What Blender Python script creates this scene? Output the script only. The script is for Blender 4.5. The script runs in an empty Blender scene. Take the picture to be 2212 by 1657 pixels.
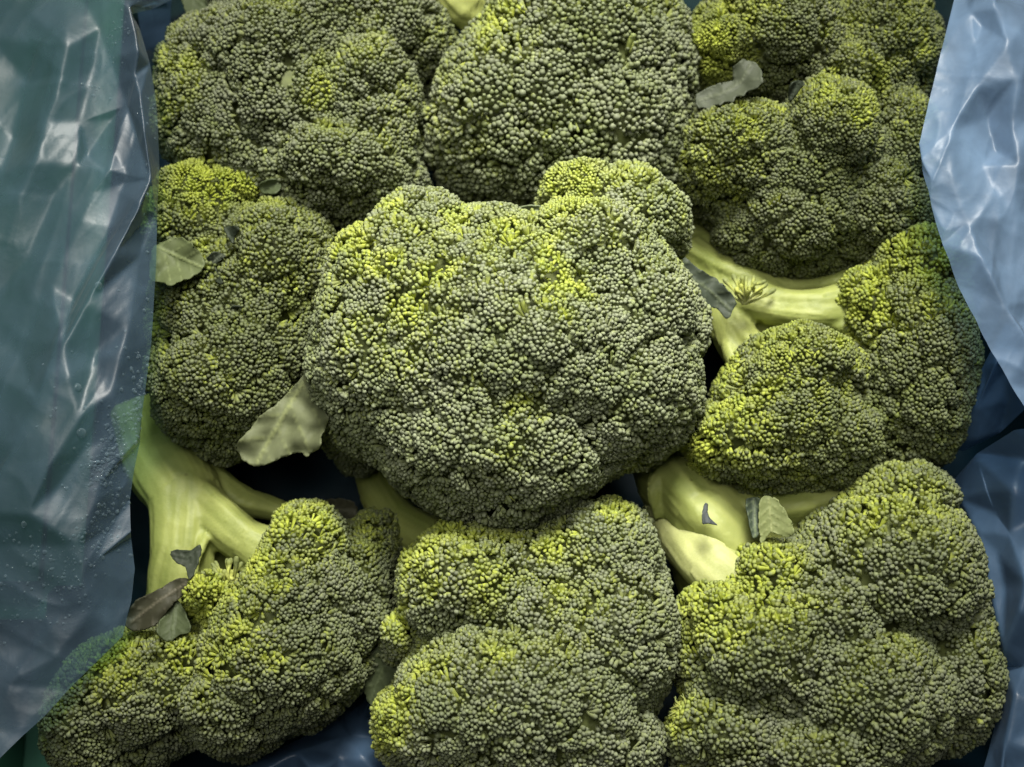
import bpy, bmesh, math, random
import numpy as np
from mathutils import Vector, Matrix, kdtree, noise
from mathutils.bvhtree import BVHTree
from mathutils.geometry import delaunay_2d_cdt

random.seed(7)
rng = np.random.default_rng(11)
scene = bpy.context.scene
COL = scene.collection
R = math.radians

# ------------------------------------------------------------------ camera
W, H = 2212.0, 1657.0                      # the layout below is measured on a 2212 x 1657 view
TILT = R(15)
DIST = 0.60
TARGET = Vector((0, 0, 0.085))
HALF = 0.200                               # half width of the view at the target
cam_d = bpy.data.cameras.new('camera')
cam = bpy.data.objects.new('camera', cam_d)
COL.objects.link(cam)
cam.location = TARGET + Vector((0, -math.sin(TILT) * DIST, math.cos(TILT) * DIST))
cam.rotation_euler = (TILT, 0, 0)
cam_d.sensor_width = 36
cam_d.lens = 18 * DIST / HALF
cam_d.clip_start = 0.01
cam_d.clip_end = 20
cam_d.dof.use_dof = True
cam_d.dof.focus_distance = 0.555
cam_d.dof.aperture_fstop = 9.0
scene.camera = cam

# ------------------------------------------------------------------ light
world = bpy.data.worlds.new('World')
scene.world = world
world.use_nodes = True
world.node_tree.nodes['Background'].inputs[0].default_value = (0.86, 0.93, 1.0, 1)
world.node_tree.nodes['Background'].inputs[1].default_value = 0.022

def area(name, loc, aim, size, power, color, spread=180):
    d = bpy.data.lights.new(name, 'AREA')
    d.shape = 'RECTANGLE'
    d.size, d.size_y = size
    d.energy = power
    d.color = color
    d.spread = R(spread)
    o = bpy.data.objects.new(name, d)
    COL.objects.link(o)
    o.location = loc
    o.rotation_euler = (Vector(aim) - Vector(loc)).to_track_quat('-Z', 'Y').to_euler()
    return o

def spot(name, loc, aim, power, color, angle, radius):
    d = bpy.data.lights.new(name, 'SPOT')
    d.energy = power
    d.color = color
    d.spot_size = R(angle)
    d.spot_blend = 1.0
    d.shadow_soft_size = radius
    o = bpy.data.objects.new(name, d)
    COL.objects.link(o)
    o.location = loc
    o.rotation_euler = (Vector(aim) - Vector(loc)).to_track_quat('-Z', 'Y').to_euler()
    return o

spot('key_spot', (0.06, 0.50, 0.72), (0.015, 0.018, 0.09), 118.0, (1.0, 0.97, 0.89), 37, .20)  # unseen key lamp; its cone is shaped to dim the edges of the view
area('overhead_fill', (-0.10, 0.10, 1.15), (0.0, 0.01, 0.08), (0.7, 0.6), .92, (1.0, 0.98, 0.92), 58)  # unseen fill lamp, added to soften the shade from above

scene.view_settings.view_transform = 'Standard'
scene.view_settings.look = 'None'
scene.view_settings.gamma = 1.0
scene.view_settings.exposure = 0.0
scene.view_settings.use_curve_mapping = False
scene.cycles.max_bounces = 6
scene.cycles.transparent_max_bounces = 12

# ------------------------------------------------------------------ layout helpers
ct, st = math.cos(TILT), math.sin(TILT)
CX = np.array((1.0, 0, 0)); CY = np.array((0, ct, st)); CZ = np.array((0, -st, ct))   # camera axes
CAMP = np.array(cam.location)

def ray(px, py):
    u = (px - W / 2) / (W / 2) * (HALF / DIST)
    v = -(py - H / 2) / (W / 2) * (HALF / DIST)
    return CX * u + CY * v - CZ

def P(px, py, zmm):
    """point at height zmm (millimetres) seen at px, py"""
    d = ray(px, py)
    t = (zmm / 1000.0 - CAMP[2]) / d[2]
    return CAMP + d * t

def mpp(zmm):
    return (CAMP[2] - zmm / 1000.0) / ct / DIST * HALF / (W / 2)

def to_px(p):
    q = p - CAMP
    dep = -(q @ CZ)
    return np.stack([(q @ CX) / dep * DIST / HALF * W / 2 + W / 2, -(q @ CY) / dep * DIST / HALF * W / 2 + H / 2], -1)

# ------------------------------------------------------------------ materials
def new_mat(name):
    m = bpy.data.materials.new(name)
    m.use_nodes = True
    nt = m.node_tree
    return m, nt, nt.nodes['Principled BSDF'], nt.nodes['Material Output']

def N(nt, typ, **kw):
    n = nt.nodes.new(typ)
    for k, v in kw.items():
        setattr(n, k, v)
    return n

def mat_buds():
    m, nt, b, out = new_mat('broccoli_buds')
    at = N(nt, 'ShaderNodeAttribute', attribute_name='tint')
    tc = N(nt, 'ShaderNodeTexCoord')
    nz = N(nt, 'ShaderNodeTexNoise'); nz.inputs['Scale'].default_value = 900; nz.inputs['Detail'].default_value = 2
    nt.links.new(tc.outputs['Object'], nz.inputs['Vector'])
    mp = N(nt, 'ShaderNodeMapRange'); mp.inputs[1].default_value = .3; mp.inputs[2].default_value = .7
    mp.inputs[3].default_value = .78; mp.inputs[4].default_value = 1.2
    nt.links.new(nz.outputs['Fac'], mp.inputs[0])
    mx = N(nt, 'ShaderNodeMix', data_type='RGBA', blend_type='MULTIPLY'); mx.inputs[0].default_value = 1
    nt.links.new(at.outputs['Color'], mx.inputs[6]); nt.links.new(mp.outputs[0], mx.inputs[7])
    nt.links.new(mx.outputs[2], b.inputs['Base Color'])
    b.inputs['Roughness'].default_value = .6
    b.inputs['Specular IOR Level'].default_value = .22
    tr = N(nt, 'ShaderNodeBsdfTranslucent'); nt.links.new(mx.outputs[2], tr.inputs['Color'])
    ms = N(nt, 'ShaderNodeMixShader'); ms.inputs[0].default_value = .18
    nt.links.new(b.outputs[0], ms.inputs[1]); nt.links.new(tr.outputs[0], ms.inputs[2])
    nt.links.new(ms.outputs[0], out.inputs[0])
    return m

def mat_core():
    m, nt, b, out = new_mat('broccoli_inner')
    b.inputs['Base Color'].default_value = (.10, .14, .02, 1)
    b.inputs['Roughness'].default_value = .7
    nz = N(nt, 'ShaderNodeTexNoise'); nz.inputs['Scale'].default_value = 300
    rp = N(nt, 'ShaderNodeValToRGB')
    rp.color_ramp.elements[0].color = (.05, .06, .018, 1); rp.color_ramp.elements[1].color = (.13, .155, .035, 1)
    tc = N(nt, 'ShaderNodeTexCoord')
    nt.links.new(tc.outputs['Object'], nz.inputs['Vector'])
    nt.links.new(nz.outputs['Fac'], rp.inputs[0]); nt.links.new(rp.outputs[0], b.inputs['Base Color'])
    return m

def mat_stalk(name, c0, c1):
    m, nt, b, out = new_mat(name)
    tc = N(nt, 'ShaderNodeTexCoord')
    n1 = N(nt, 'ShaderNodeTexNoise'); n1.inputs['Scale'].default_value = 45; n1.inputs['Detail'].default_value = 6
    n1.inputs['Distortion'].default_value = .6
    nt.links.new(tc.outputs['Object'], n1.inputs['Vector'])
    rp = N(nt, 'ShaderNodeValToRGB')
    rp.color_ramp.elements[0].position = .18; rp.color_ramp.elements[1].position = .72
    rp.color_ramp.elements[0].color = (*c0, 1); rp.color_ramp.elements[1].color = (*c1, 1)
    sk = N(nt, 'ShaderNodeAttribute', attribute_name='streak')
    av = N(nt, 'ShaderNodeMath', operation='MULTIPLY_ADD'); av.inputs[1].default_value = .6
    hv = N(nt, 'ShaderNodeMath', operation='MULTIPLY'); hv.inputs[1].default_value = .4
    nt.links.new(n1.outputs['Fac'], hv.inputs[0]); nt.links.new(sk.outputs['Fac'], av.inputs[0]); nt.links.new(hv.outputs[0], av.inputs[2])
    nt.links.new(av.outputs[0], rp.inputs[0])
    # small dark scars
    vo = N(nt, 'ShaderNodeTexVoronoi'); vo.inputs['Scale'].default_value = 85
    nt.links.new(tc.outputs['Object'], vo.inputs['Vector'])
    cr = N(nt, 'ShaderNodeValToRGB')
    cr.color_ramp.elements[0].position = .05; cr.color_ramp.elements[1].position = .10
    cr.color_ramp.elements[0].color = (.45, .42, .3, 1); cr.color_ramp.elements[1].color = (1, 1, 1, 1)
    nt.links.new(vo.outputs['Distance'], cr.inputs[0])
    mx = N(nt, 'ShaderNodeMix', data_type='RGBA', blend_type='MULTIPLY'); mx.inputs[0].default_value = .8
    nt.links.new(rp.outputs[0], mx.inputs[6]); nt.links.new(cr.outputs[0], mx.inputs[7])
    nt.links.new(mx.outputs[2], b.inputs['Base Color'])
    b.inputs['Roughness'].default_value = .52
    b.inputs['Specular IOR Level'].default_value = .3
    b.inputs['Subsurface Weight'].default_value = .12
    b.inputs['Subsurface Radius'].default_value = (.006, .006, .002)
    b.inputs['Subsurface Scale'].default_value = .6
    n2 = N(nt, 'ShaderNodeTexNoise'); n2.inputs['Scale'].default_value = 260; n2.inputs['Detail'].default_value = 5
    nt.links.new(tc.outputs['Object'], n2.inputs['Vector'])
    bp = N(nt, 'ShaderNodeBump'); bp.inputs['Strength'].default_value = .35; bp.inputs['Distance'].default_value = .001
    nt.links.new(n2.outputs['Fac'], bp.inputs['Height']); nt.links.new(bp.outputs[0], b.inputs['Normal'])
    return m

def mat_leaf():
    m, nt, b, out = new_mat('broccoli_leaf')
    at = N(nt, 'ShaderNodeAttribute', attribute_name='tint')
    tc = N(nt, 'ShaderNodeTexCoord')
    nz = N(nt, 'ShaderNodeTexNoise'); nz.inputs['Scale'].default_value = 380; nz.inputs['Detail'].default_value = 6
    nt.links.new(tc.outputs['Object'], nz.inputs['Vector'])
    mp = N(nt, 'ShaderNodeMapRange'); mp.inputs[1].default_value = .3; mp.inputs[2].default_value = .7
    mp.inputs[3].default_value = .92; mp.inputs[4].default_value = 1.07
    nt.links.new(nz.outputs['Fac'], mp.inputs[0])
    mx = N(nt, 'ShaderNodeMix', data_type='RGBA', blend_type='MULTIPLY'); mx.inputs[0].default_value = 1
    nt.links.new(at.outputs['Color'], mx.inputs[6]); nt.links.new(mp.outputs[0], mx.inputs[7])
    nt.links.new(mx.outputs[2], b.inputs['Base Color'])
    b.inputs['Roughness'].default_value = .6
    b.inputs['Specular IOR Level'].default_value = .28
    bp = N(nt, 'ShaderNodeBump'); bp.inputs['Strength'].default_value = .15; bp.inputs['Distance'].default_value = .0004
    nt.links.new(nz.outputs['Fac'], bp.inputs['Height']); nt.links.new(bp.outputs[0], b.inputs['Normal'])
    tr = N(nt, 'ShaderNodeBsdfTranslucent'); nt.links.new(mx.outputs[2], tr.inputs['Color'])
    ms = N(nt, 'ShaderNodeMixShader'); ms.inputs[0].default_value = .2
    nt.links.new(b.outputs[0], ms.inputs[1]); nt.links.new(tr.outputs[0], ms.inputs[2])
    nt.links.new(ms.outputs[0], out.inputs[0])
    return m

def mat_film(name, milk, tint, body, rough=.2, gloss=1.0):
    """thin blue polythene: part clear, part milky, glossy skin"""
    m, nt, b, out = new_mat(name)
    nt.nodes.remove(b)
    tc = N(nt, 'ShaderNodeTexCoord')
    n1 = N(nt, 'ShaderNodeTexNoise'); n1.inputs['Scale'].default_value = 55; n1.inputs['Detail'].default_value = 4
    n1.inputs['Distortion'].default_value = .3
    nt.links.new(tc.outputs['Object'], n1.inputs['Vector'])
    n2 = N(nt, 'ShaderNodeTexNoise'); n2.inputs['Scale'].default_value = 420; n2.inputs['Detail'].default_value = 3
    nt.links.new(tc.outputs['Object'], n2.inputs['Vector'])
    b1 = N(nt, 'ShaderNodeBump'); b1.inputs['Strength'].default_value = .22; b1.inputs['Distance'].default_value = .003
    b2 = N(nt, 'ShaderNodeBump'); b2.inputs['Strength'].default_value = .10; b2.inputs['Distance'].default_value = .0006
    nt.links.new(n1.outputs['Fac'], b1.inputs['Height'])
    nt.links.new(n2.outputs['Fac'], b2.inputs['Height']); nt.links.new(b1.outputs[0], b2.inputs['Normal'])
    tp = N(nt, 'ShaderNodeBsdfTransparent'); tp.inputs[0].default_value = (*tint, 1)
    df = N(nt, 'ShaderNodeBsdfDiffuse'); df.inputs[0].default_value = (*body, 1)
    tl = N(nt, 'ShaderNodeBsdfTranslucent'); tl.inputs[0].default_value = (*body, 1)
    gl = N(nt, 'ShaderNodeBsdfGlossy'); gl.inputs['Roughness'].default_value = rough
    gl.inputs[0].default_value = (gloss, gloss, gloss, 1)
    for s in (df, gl):
        nt.links.new(b2.outputs[0], s.inputs['Normal'])
    a = N(nt, 'ShaderNodeMixShader'); a.inputs[0].default_value = .45
    nt.links.new(df.outputs[0], a.inputs[1]); nt.links.new(tl.outputs[0], a.inputs[2])
    mk = N(nt, 'ShaderNodeMapRange'); mk.inputs[1].default_value = .3; mk.inputs[2].default_value = .7
    mk.inputs[3].default_value = milk * .75; mk.inputs[4].default_value = min(1, milk * 1.25)
    nt.links.new(n1.outputs['Fac'], mk.inputs[0])
    c = N(nt, 'ShaderNodeMixShader')
    nt.links.new(mk.outputs[0], c.inputs[0]); nt.links.new(tp.outputs[0], c.inputs[1]); nt.links.new(a.outputs[0], c.inputs[2])
    fr = N(nt, 'ShaderNodeFresnel')
    ge = N(nt, 'ShaderNodeNewGeometry')
    io = N(nt, 'ShaderNodeMapRange'); io.inputs[3].default_value = 1.62; io.inputs[4].default_value = 1 / 1.62
    nt.links.new(ge.outputs['Backfacing'], io.inputs[0]); nt.links.new(io.outputs[0], fr.inputs[0])
    nt.links.new(b2.outputs[0], fr.inputs['Normal'])
    e = N(nt, 'ShaderNodeMixShader')
    nt.links.new(fr.outputs[0], e.inputs[0]); nt.links.new(c.outputs[0], e.inputs[1]); nt.links.new(gl.outputs[0], e.inputs[2])
    nt.links.new(e.outputs[0], out.inputs[0])
    return m

def mat_plain(name, col, rough, spec=.5, scale=60):
    m, nt, b, out = new_mat(name)
    tc = N(nt, 'ShaderNodeTexCoord')
    nz = N(nt, 'ShaderNodeTexNoise'); nz.inputs['Scale'].default_value = scale; nz.inputs['Detail'].default_value = 5
    nt.links.new(tc.outputs['Object'], nz.inputs['Vector'])
    rp = N(nt, 'ShaderNodeValToRGB')
    rp.color_ramp.elements[0].color = (*[c * .7 for c in col], 1); rp.color_ramp.elements[1].color = (*[c * 1.3 for c in col], 1)
    nt.links.new(nz.outputs['Fac'], rp.inputs[0]); nt.links.new(rp.outputs[0], b.inputs['Base Color'])
    b.inputs['Roughness'].default_value = rough
    b.inputs['Specular IOR Level'].default_value = spec
    return m

def mat_water():
    m, nt, b, out = new_mat('water')
    b.inputs['Base Color'].default_value = (.26, .35, .40, 1)
    b.inputs['Roughness'].default_value = .06
    b.inputs['Specular IOR Level'].default_value = .6
    tp = N(nt, 'ShaderNodeBsdfTransparent'); tp.inputs[0].default_value = (.93, .96, .97, 1)
    lw = N(nt, 'ShaderNodeLayerWeight'); lw.inputs[0].default_value = .35
    mp = N(nt, 'ShaderNodeMapRange'); mp.inputs[3].default_value = .06; mp.inputs[4].default_value = .55
    nt.links.new(lw.outputs['Facing'], mp.inputs[0])
    ms = N(nt, 'ShaderNodeMixShader')
    nt.links.new(mp.outputs[0], ms.inputs[0]); nt.links.new(tp.outputs[0], ms.inputs[1]); nt.links.new(b.outputs[0], ms.inputs[2])
    nt.links.new(ms.outputs[0], out.inputs[0])
    return m

M_BUD, M_CORE, M_LEAF, M_WATER = mat_buds(), mat_core(), mat_leaf(), mat_water()
M_STALK = mat_stalk('broccoli_stalk', (.155, .19, .042), (.32, .35, .105))
M_CUT = mat_stalk('broccoli_cut', (.27, .30, .09), (.40, .42, .17))
M_FILM_L = mat_film('film_clear_blue', .33, (.54, .73, .73), (.17, .28, .40), .43, .62)
M_FILM_R = mat_film('film_milky_blue', .62, (.52, .74, .92), (.29, .45, .69), .42, .45)
M_FILM_I = mat_film('film_inner_blue', .50, (.34, .48, .62), (.15, .27, .45), .40, .5)
M_LINER_SHADED = mat_film('film_liner_shaded', .55, (.30, .42, .52), (.02, .05, .075), .5, .12)  # darker copy of the bag film; shade of the gaps is put into its colour
M_CRATE = mat_plain('green_plastic', (.030, .105, .062), .6)
M_GROUND = mat_plain('dark_ground', (.03, .035, .04), .8)

# ------------------------------------------------------------------ object helpers
def link(name, me, mat, parent=None, smooth=True):
    o = bpy.data.objects.new(name, me)
    COL.objects.link(o)
    if mat is not None:
        me.materials.clear(); me.materials.append(mat)
    if smooth:
        me.polygons.foreach_set('use_smooth', np.ones(len(me.polygons), dtype=bool))
    if parent is not None:
        o.parent = parent
        o.matrix_parent_inverse = Matrix.Identity(4)
    return o

def empty(name, loc, label, cat, group=None):
    o = bpy.data.objects.new(name, None)
    COL.objects.link(o)
    o.empty_display_size = .01
    o['label'] = label; o['category'] = cat
    if group: o['group'] = group
    return o                                   # kept at the origin: parts are built in place

def tri_mesh(name, V, F, tint=None):
    me = bpy.data.meshes.new(name)
    nf = len(F)
    me.vertices.add(len(V)); me.vertices.foreach_set('co', np.ascontiguousarray(V, dtype=np.float32).ravel())
    me.loops.add(nf * 3); me.loops.foreach_set('vertex_index', np.ascontiguousarray(F, dtype=np.int32).ravel())
    me.polygons.add(nf)
    me.polygons.foreach_set('loop_start', np.arange(0, nf * 3, 3, dtype=np.int32))
    me.update(calc_edges=True)
    if tint is not None:
        a = me.attributes.new('tint', 'FLOAT_COLOR', 'POINT')
        c = np.ones((len(V), 4), dtype=np.float32); c[:, :3] = tint
        a.data.foreach_set('color', c.ravel())
    return me

def remeshed(V_F_list, voxel, smooth_it, name):
    """join closed tubes into one skin with blended joints"""
    bm = bmesh.new()
    for V, F in V_F_list:
        vs = [bm.verts.new(v) for v in V]
        for f in F:
            try: bm.faces.new([vs[i] for i in f])
            except ValueError: pass
    bmesh.ops.recalc_face_normals(bm, faces=bm.faces)
    me = bpy.data.meshes.new('tmp'); bm.to_mesh(me); bm.free()
    o = bpy.data.objects.new('tmp', me); COL.objects.link(o)
    r = o.modifiers.new('r', 'REMESH'); r.mode = 'VOXEL'; r.voxel_size = voxel
    s = o.modifiers.new('s', 'SMOOTH'); s.iterations = smooth_it; s.factor = .5
    dg = bpy.context.evaluated_depsgraph_get()
    out = bpy.data.meshes.new_from_object(o.evaluated_get(dg))
    bpy.data.objects.remove(o); bpy.data.meshes.remove(me)
    out.name = name
    return out

def tube(pts, rad, sides=14, ridge=0.0, seed=0):
    """closed tube through points with radii; ridge gives lengthwise ribs"""
    pts = [np.array(p, float) for p in pts]
    # resample with Catmull-Rom
    dense, dr = [], []
    n = len(pts)
    for i in range(n - 1):
        p0 = pts[max(i - 1, 0)]; p1 = pts[i]; p2 = pts[i + 1]; p3 = pts[min(i + 2, n - 1)]
        for k in range(6):
            t = k / 6
            dense.append(.5 * ((2 * p1) + (-p0 + p2) * t + (2 * p0 - 5 * p1 + 4 * p2 - p3) * t * t + (-p0 + 3 * p1 - 3 * p2 + p3) * t ** 3))
            dr.append(rad[i] * (1 - t) + rad[i + 1] * t)
    dense.append(pts[-1]); dr.append(rad[-1])
    V, F = [], []
    up = np.array((.13, .31, .94))
    rs = np.random.default_rng(seed)
    ph = rs.uniform(0, 6.28, 3)
    for i, p in enumerate(dense):
        a = dense[max(i - 1, 0)]; b = dense[min(i + 1, len(dense) - 1)]
        t = b - a; t /= np.linalg.norm(t) + 1e-12
        x = np.cross(up, t); x /= np.linalg.norm(x) + 1e-9; y = np.cross(t, x)
        for k in range(sides):
            an = 2 * math.pi * k / sides
            rr = dr[i] * (1 + ridge * (math.cos(3 * an + ph[0] + i * .05) * .6 + math.cos(5 * an + ph[1]) * .4))
            V.append(p + (x * math.cos(an) + y * math.sin(an)) * rr)
    m = len(dense)
    for i in range(m - 1):
        for k in range(sides):
            k2 = (k + 1) % sides
            F.append((i * sides + k, i * sides + k2, (i + 1) * sides + k2, (i + 1) * sides + k))
    F.append(tuple(range(sides))[::-1]); F.append(tuple((m - 1) * sides + k for k in range(sides)))
    return V, F

# ------------------------------------------------------------------ broccoli
def bud_template(sides, rings, fold, seed):
    rs = np.random.default_rng(seed)
    V = []
    for (r, z) in rings[:-1]:
        for k in range(sides):
            a = 2 * math.pi * (k + .5 * (z > 0)) / sides
            g = 1 + fold * math.cos(k * 2.5) * (r > .5)
            g *= 1 + rs.uniform(-.07, .07)
            V.append((r * g * math.cos(a), r * g * math.sin(a), z))
    V.append((0, 0, rings[-1][1]))
    F = []
    nr = len(rings) - 1
    for i in range(nr - 1):
        for k in range(sides):
            a, b = i * sides + k, i * sides + (k + 1) % sides
            c, d = a + sides, b + sides
            F += [(a, b, d), (a, d, c)]
    top = len(V) - 1
    for k in range(sides):
        F.append(((nr - 1) * sides + k, (nr - 1) * sides + (k + 1) % sides, top))
    return np.array(V), np.array(F)

RINGS = [
    [(.34, -3.2), (.97, -.25), (.88, .52), (0, .90)],
    [(.34, -3.2), (1.0, -.30), (.80, .62), (0, 1.12)],
    [(.34, -3.2), (.98, -.30), (.96, .42), (0, .74)],
]
TEMPL = [bud_template(5, RINGS[i % 3], (.07, .11, .05)[i % 3], i) for i in range(6)]
BZ = np.array([v[2] for v in TEMPL[0][0]])

def ell_f(p, C, Rm, S):
    """signed distance-like value of every lobe, (N, L)"""
    out = np.empty((len(p), len(C)))
    for i in range(len(C)):
        q = (p - C[i]) @ Rm[i]
        k0 = np.sqrt(((q / S[i]) ** 2).sum(1)); k1 = np.sqrt(((q / S[i] ** 2) ** 2).sum(1)) + 1e-9
        out[:, i] = k0 * (k0 - 1) / k1
    return out

class Shape:
    def __init__(self, lobes, k):
        self.C, self.Rm, self.S = [], [], []
        for L in lobes:
            px, py, ztop, a, b, h = L[:6]
            ang = R(L[6]) if len(L) > 6 and L[6] else 0.0
            s = mpp(ztop)
            zc = ztop - h * s * 1000 * .9
            s = mpp(zc * .3 + ztop * .7)
            self.C.append(P(px, py, zc * .65 + ztop * .35))
            self.C[-1][2] = zc / 1000
            c, sn = math.cos(ang), math.sin(ang)
            self.Rm.append(np.array(((c, -sn, 0), (sn, c, 0), (0, 0, 1))))
            self.S.append(np.array((a * s, b * s / ct, h * s)))
        self.k = k
    def f(self, p):
        d = ell_f(p, self.C, self.Rm, self.S)
        m = d.min(1)
        return m - self.k * np.log(np.exp(-(d - m[:, None]) / self.k).sum(1))
    def grad(self, p):
        d = np.empty((len(p), len(self.C))); G = np.empty((len(p), len(self.C), 3))
        for i in range(len(self.C)):
            q = (p - self.C[i]) @ self.Rm[i]
            a = q / self.S[i]; b = a / self.S[i]
            k0 = np.sqrt((a * a).sum(1)); k1 = np.sqrt((b * b).sum(1)) + 1e-9
            d[:, i] = k0 * (k0 - 1) / k1
            G[:, i] = (b / k1[:, None]) @ self.Rm[i].T
        m = d.min(1)
        w = np.exp(-(d - m[:, None]) / self.k); sw = w.sum(1)
        return m - self.k * np.log(sw), (G * (w / sw[:, None])[:, :, None]).sum(1)
    def project(self, p, level=0.0, it=4):
        for _ in range(it):
            f0, g = self.grad(p)
            p = p - ((f0 - level) / ((g ** 2).sum(1) + .05))[:, None] * g
        f0, g = self.grad(p)
        n = g / (np.linalg.norm(g, axis=1, keepdims=True) + 1e-9)
        return p, n, f0
    def owner(self, p):
        return ell_f(p, self.C, self.Rm, self.S).argmin(1)

SHAPES = {}

def sphere_pts(n):
    v = rng.normal(size=(n, 3))
    return v / np.linalg.norm(v, axis=1, keepdims=True)

def poisson(p, r):
    """thin points so that none are nearer than r (array)"""
    kd = kdtree.KDTree(len(p))
    for i, q in enumerate(p): kd.insert(q, i)
    kd.balance()
    alive = np.ones(len(p), bool); keep = []
    for i in rng.permutation(len(p)):
        if not alive[i]: continue
        keep.append(i)
        for (_, j, _) in kd.find_range(p[i], r[i]):
            alive[j] = False
    return np.array(keep)

GREY = np.array((.182, .199, .130)); GREY2 = np.array((.118, .142, .070)); OLIVE = np.array((.150, .185, .042))
YEL = np.array((.44, .49, .06)); YEL2 = np.array((.29, .36, .05)); PED = np.array((.42, .48, .06))

_perm = np.random.default_rng(3).permutation(4096)
_gr = np.random.default_rng(4).normal(size=(4096, 3)); _gr /= np.linalg.norm(_gr, axis=1, keepdims=True)
def vnoise(p, scale, seed):
    """gradient noise, about -0.7 to 0.7"""
    p = np.asarray(p) * scale + np.array((seed * 3.1, seed * 1.7, seed * 5.3)) + 100
    i = np.floor(p).astype(int); f = p - i
    u = f * f * f * (f * (f * 6 - 15) + 10)
    out = 0
    for dx in (0, 1):
        for dy in (0, 1):
            for dz in (0, 1):
                h = _perm[(_perm[(_perm[(i[:, 0] + dx) & 4095] + i[:, 1] + dy) & 4095] + i[:, 2] + dz) & 4095]
                g = (_gr[h] * (f - (dx, dy, dz))).sum(1)
                w = np.abs(1 - dx - u[:, 0]) * np.abs(1 - dy - u[:, 1]) * np.abs(1 - dz - u[:, 2])
                out = out + g * w
    return out * 1.25

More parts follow.
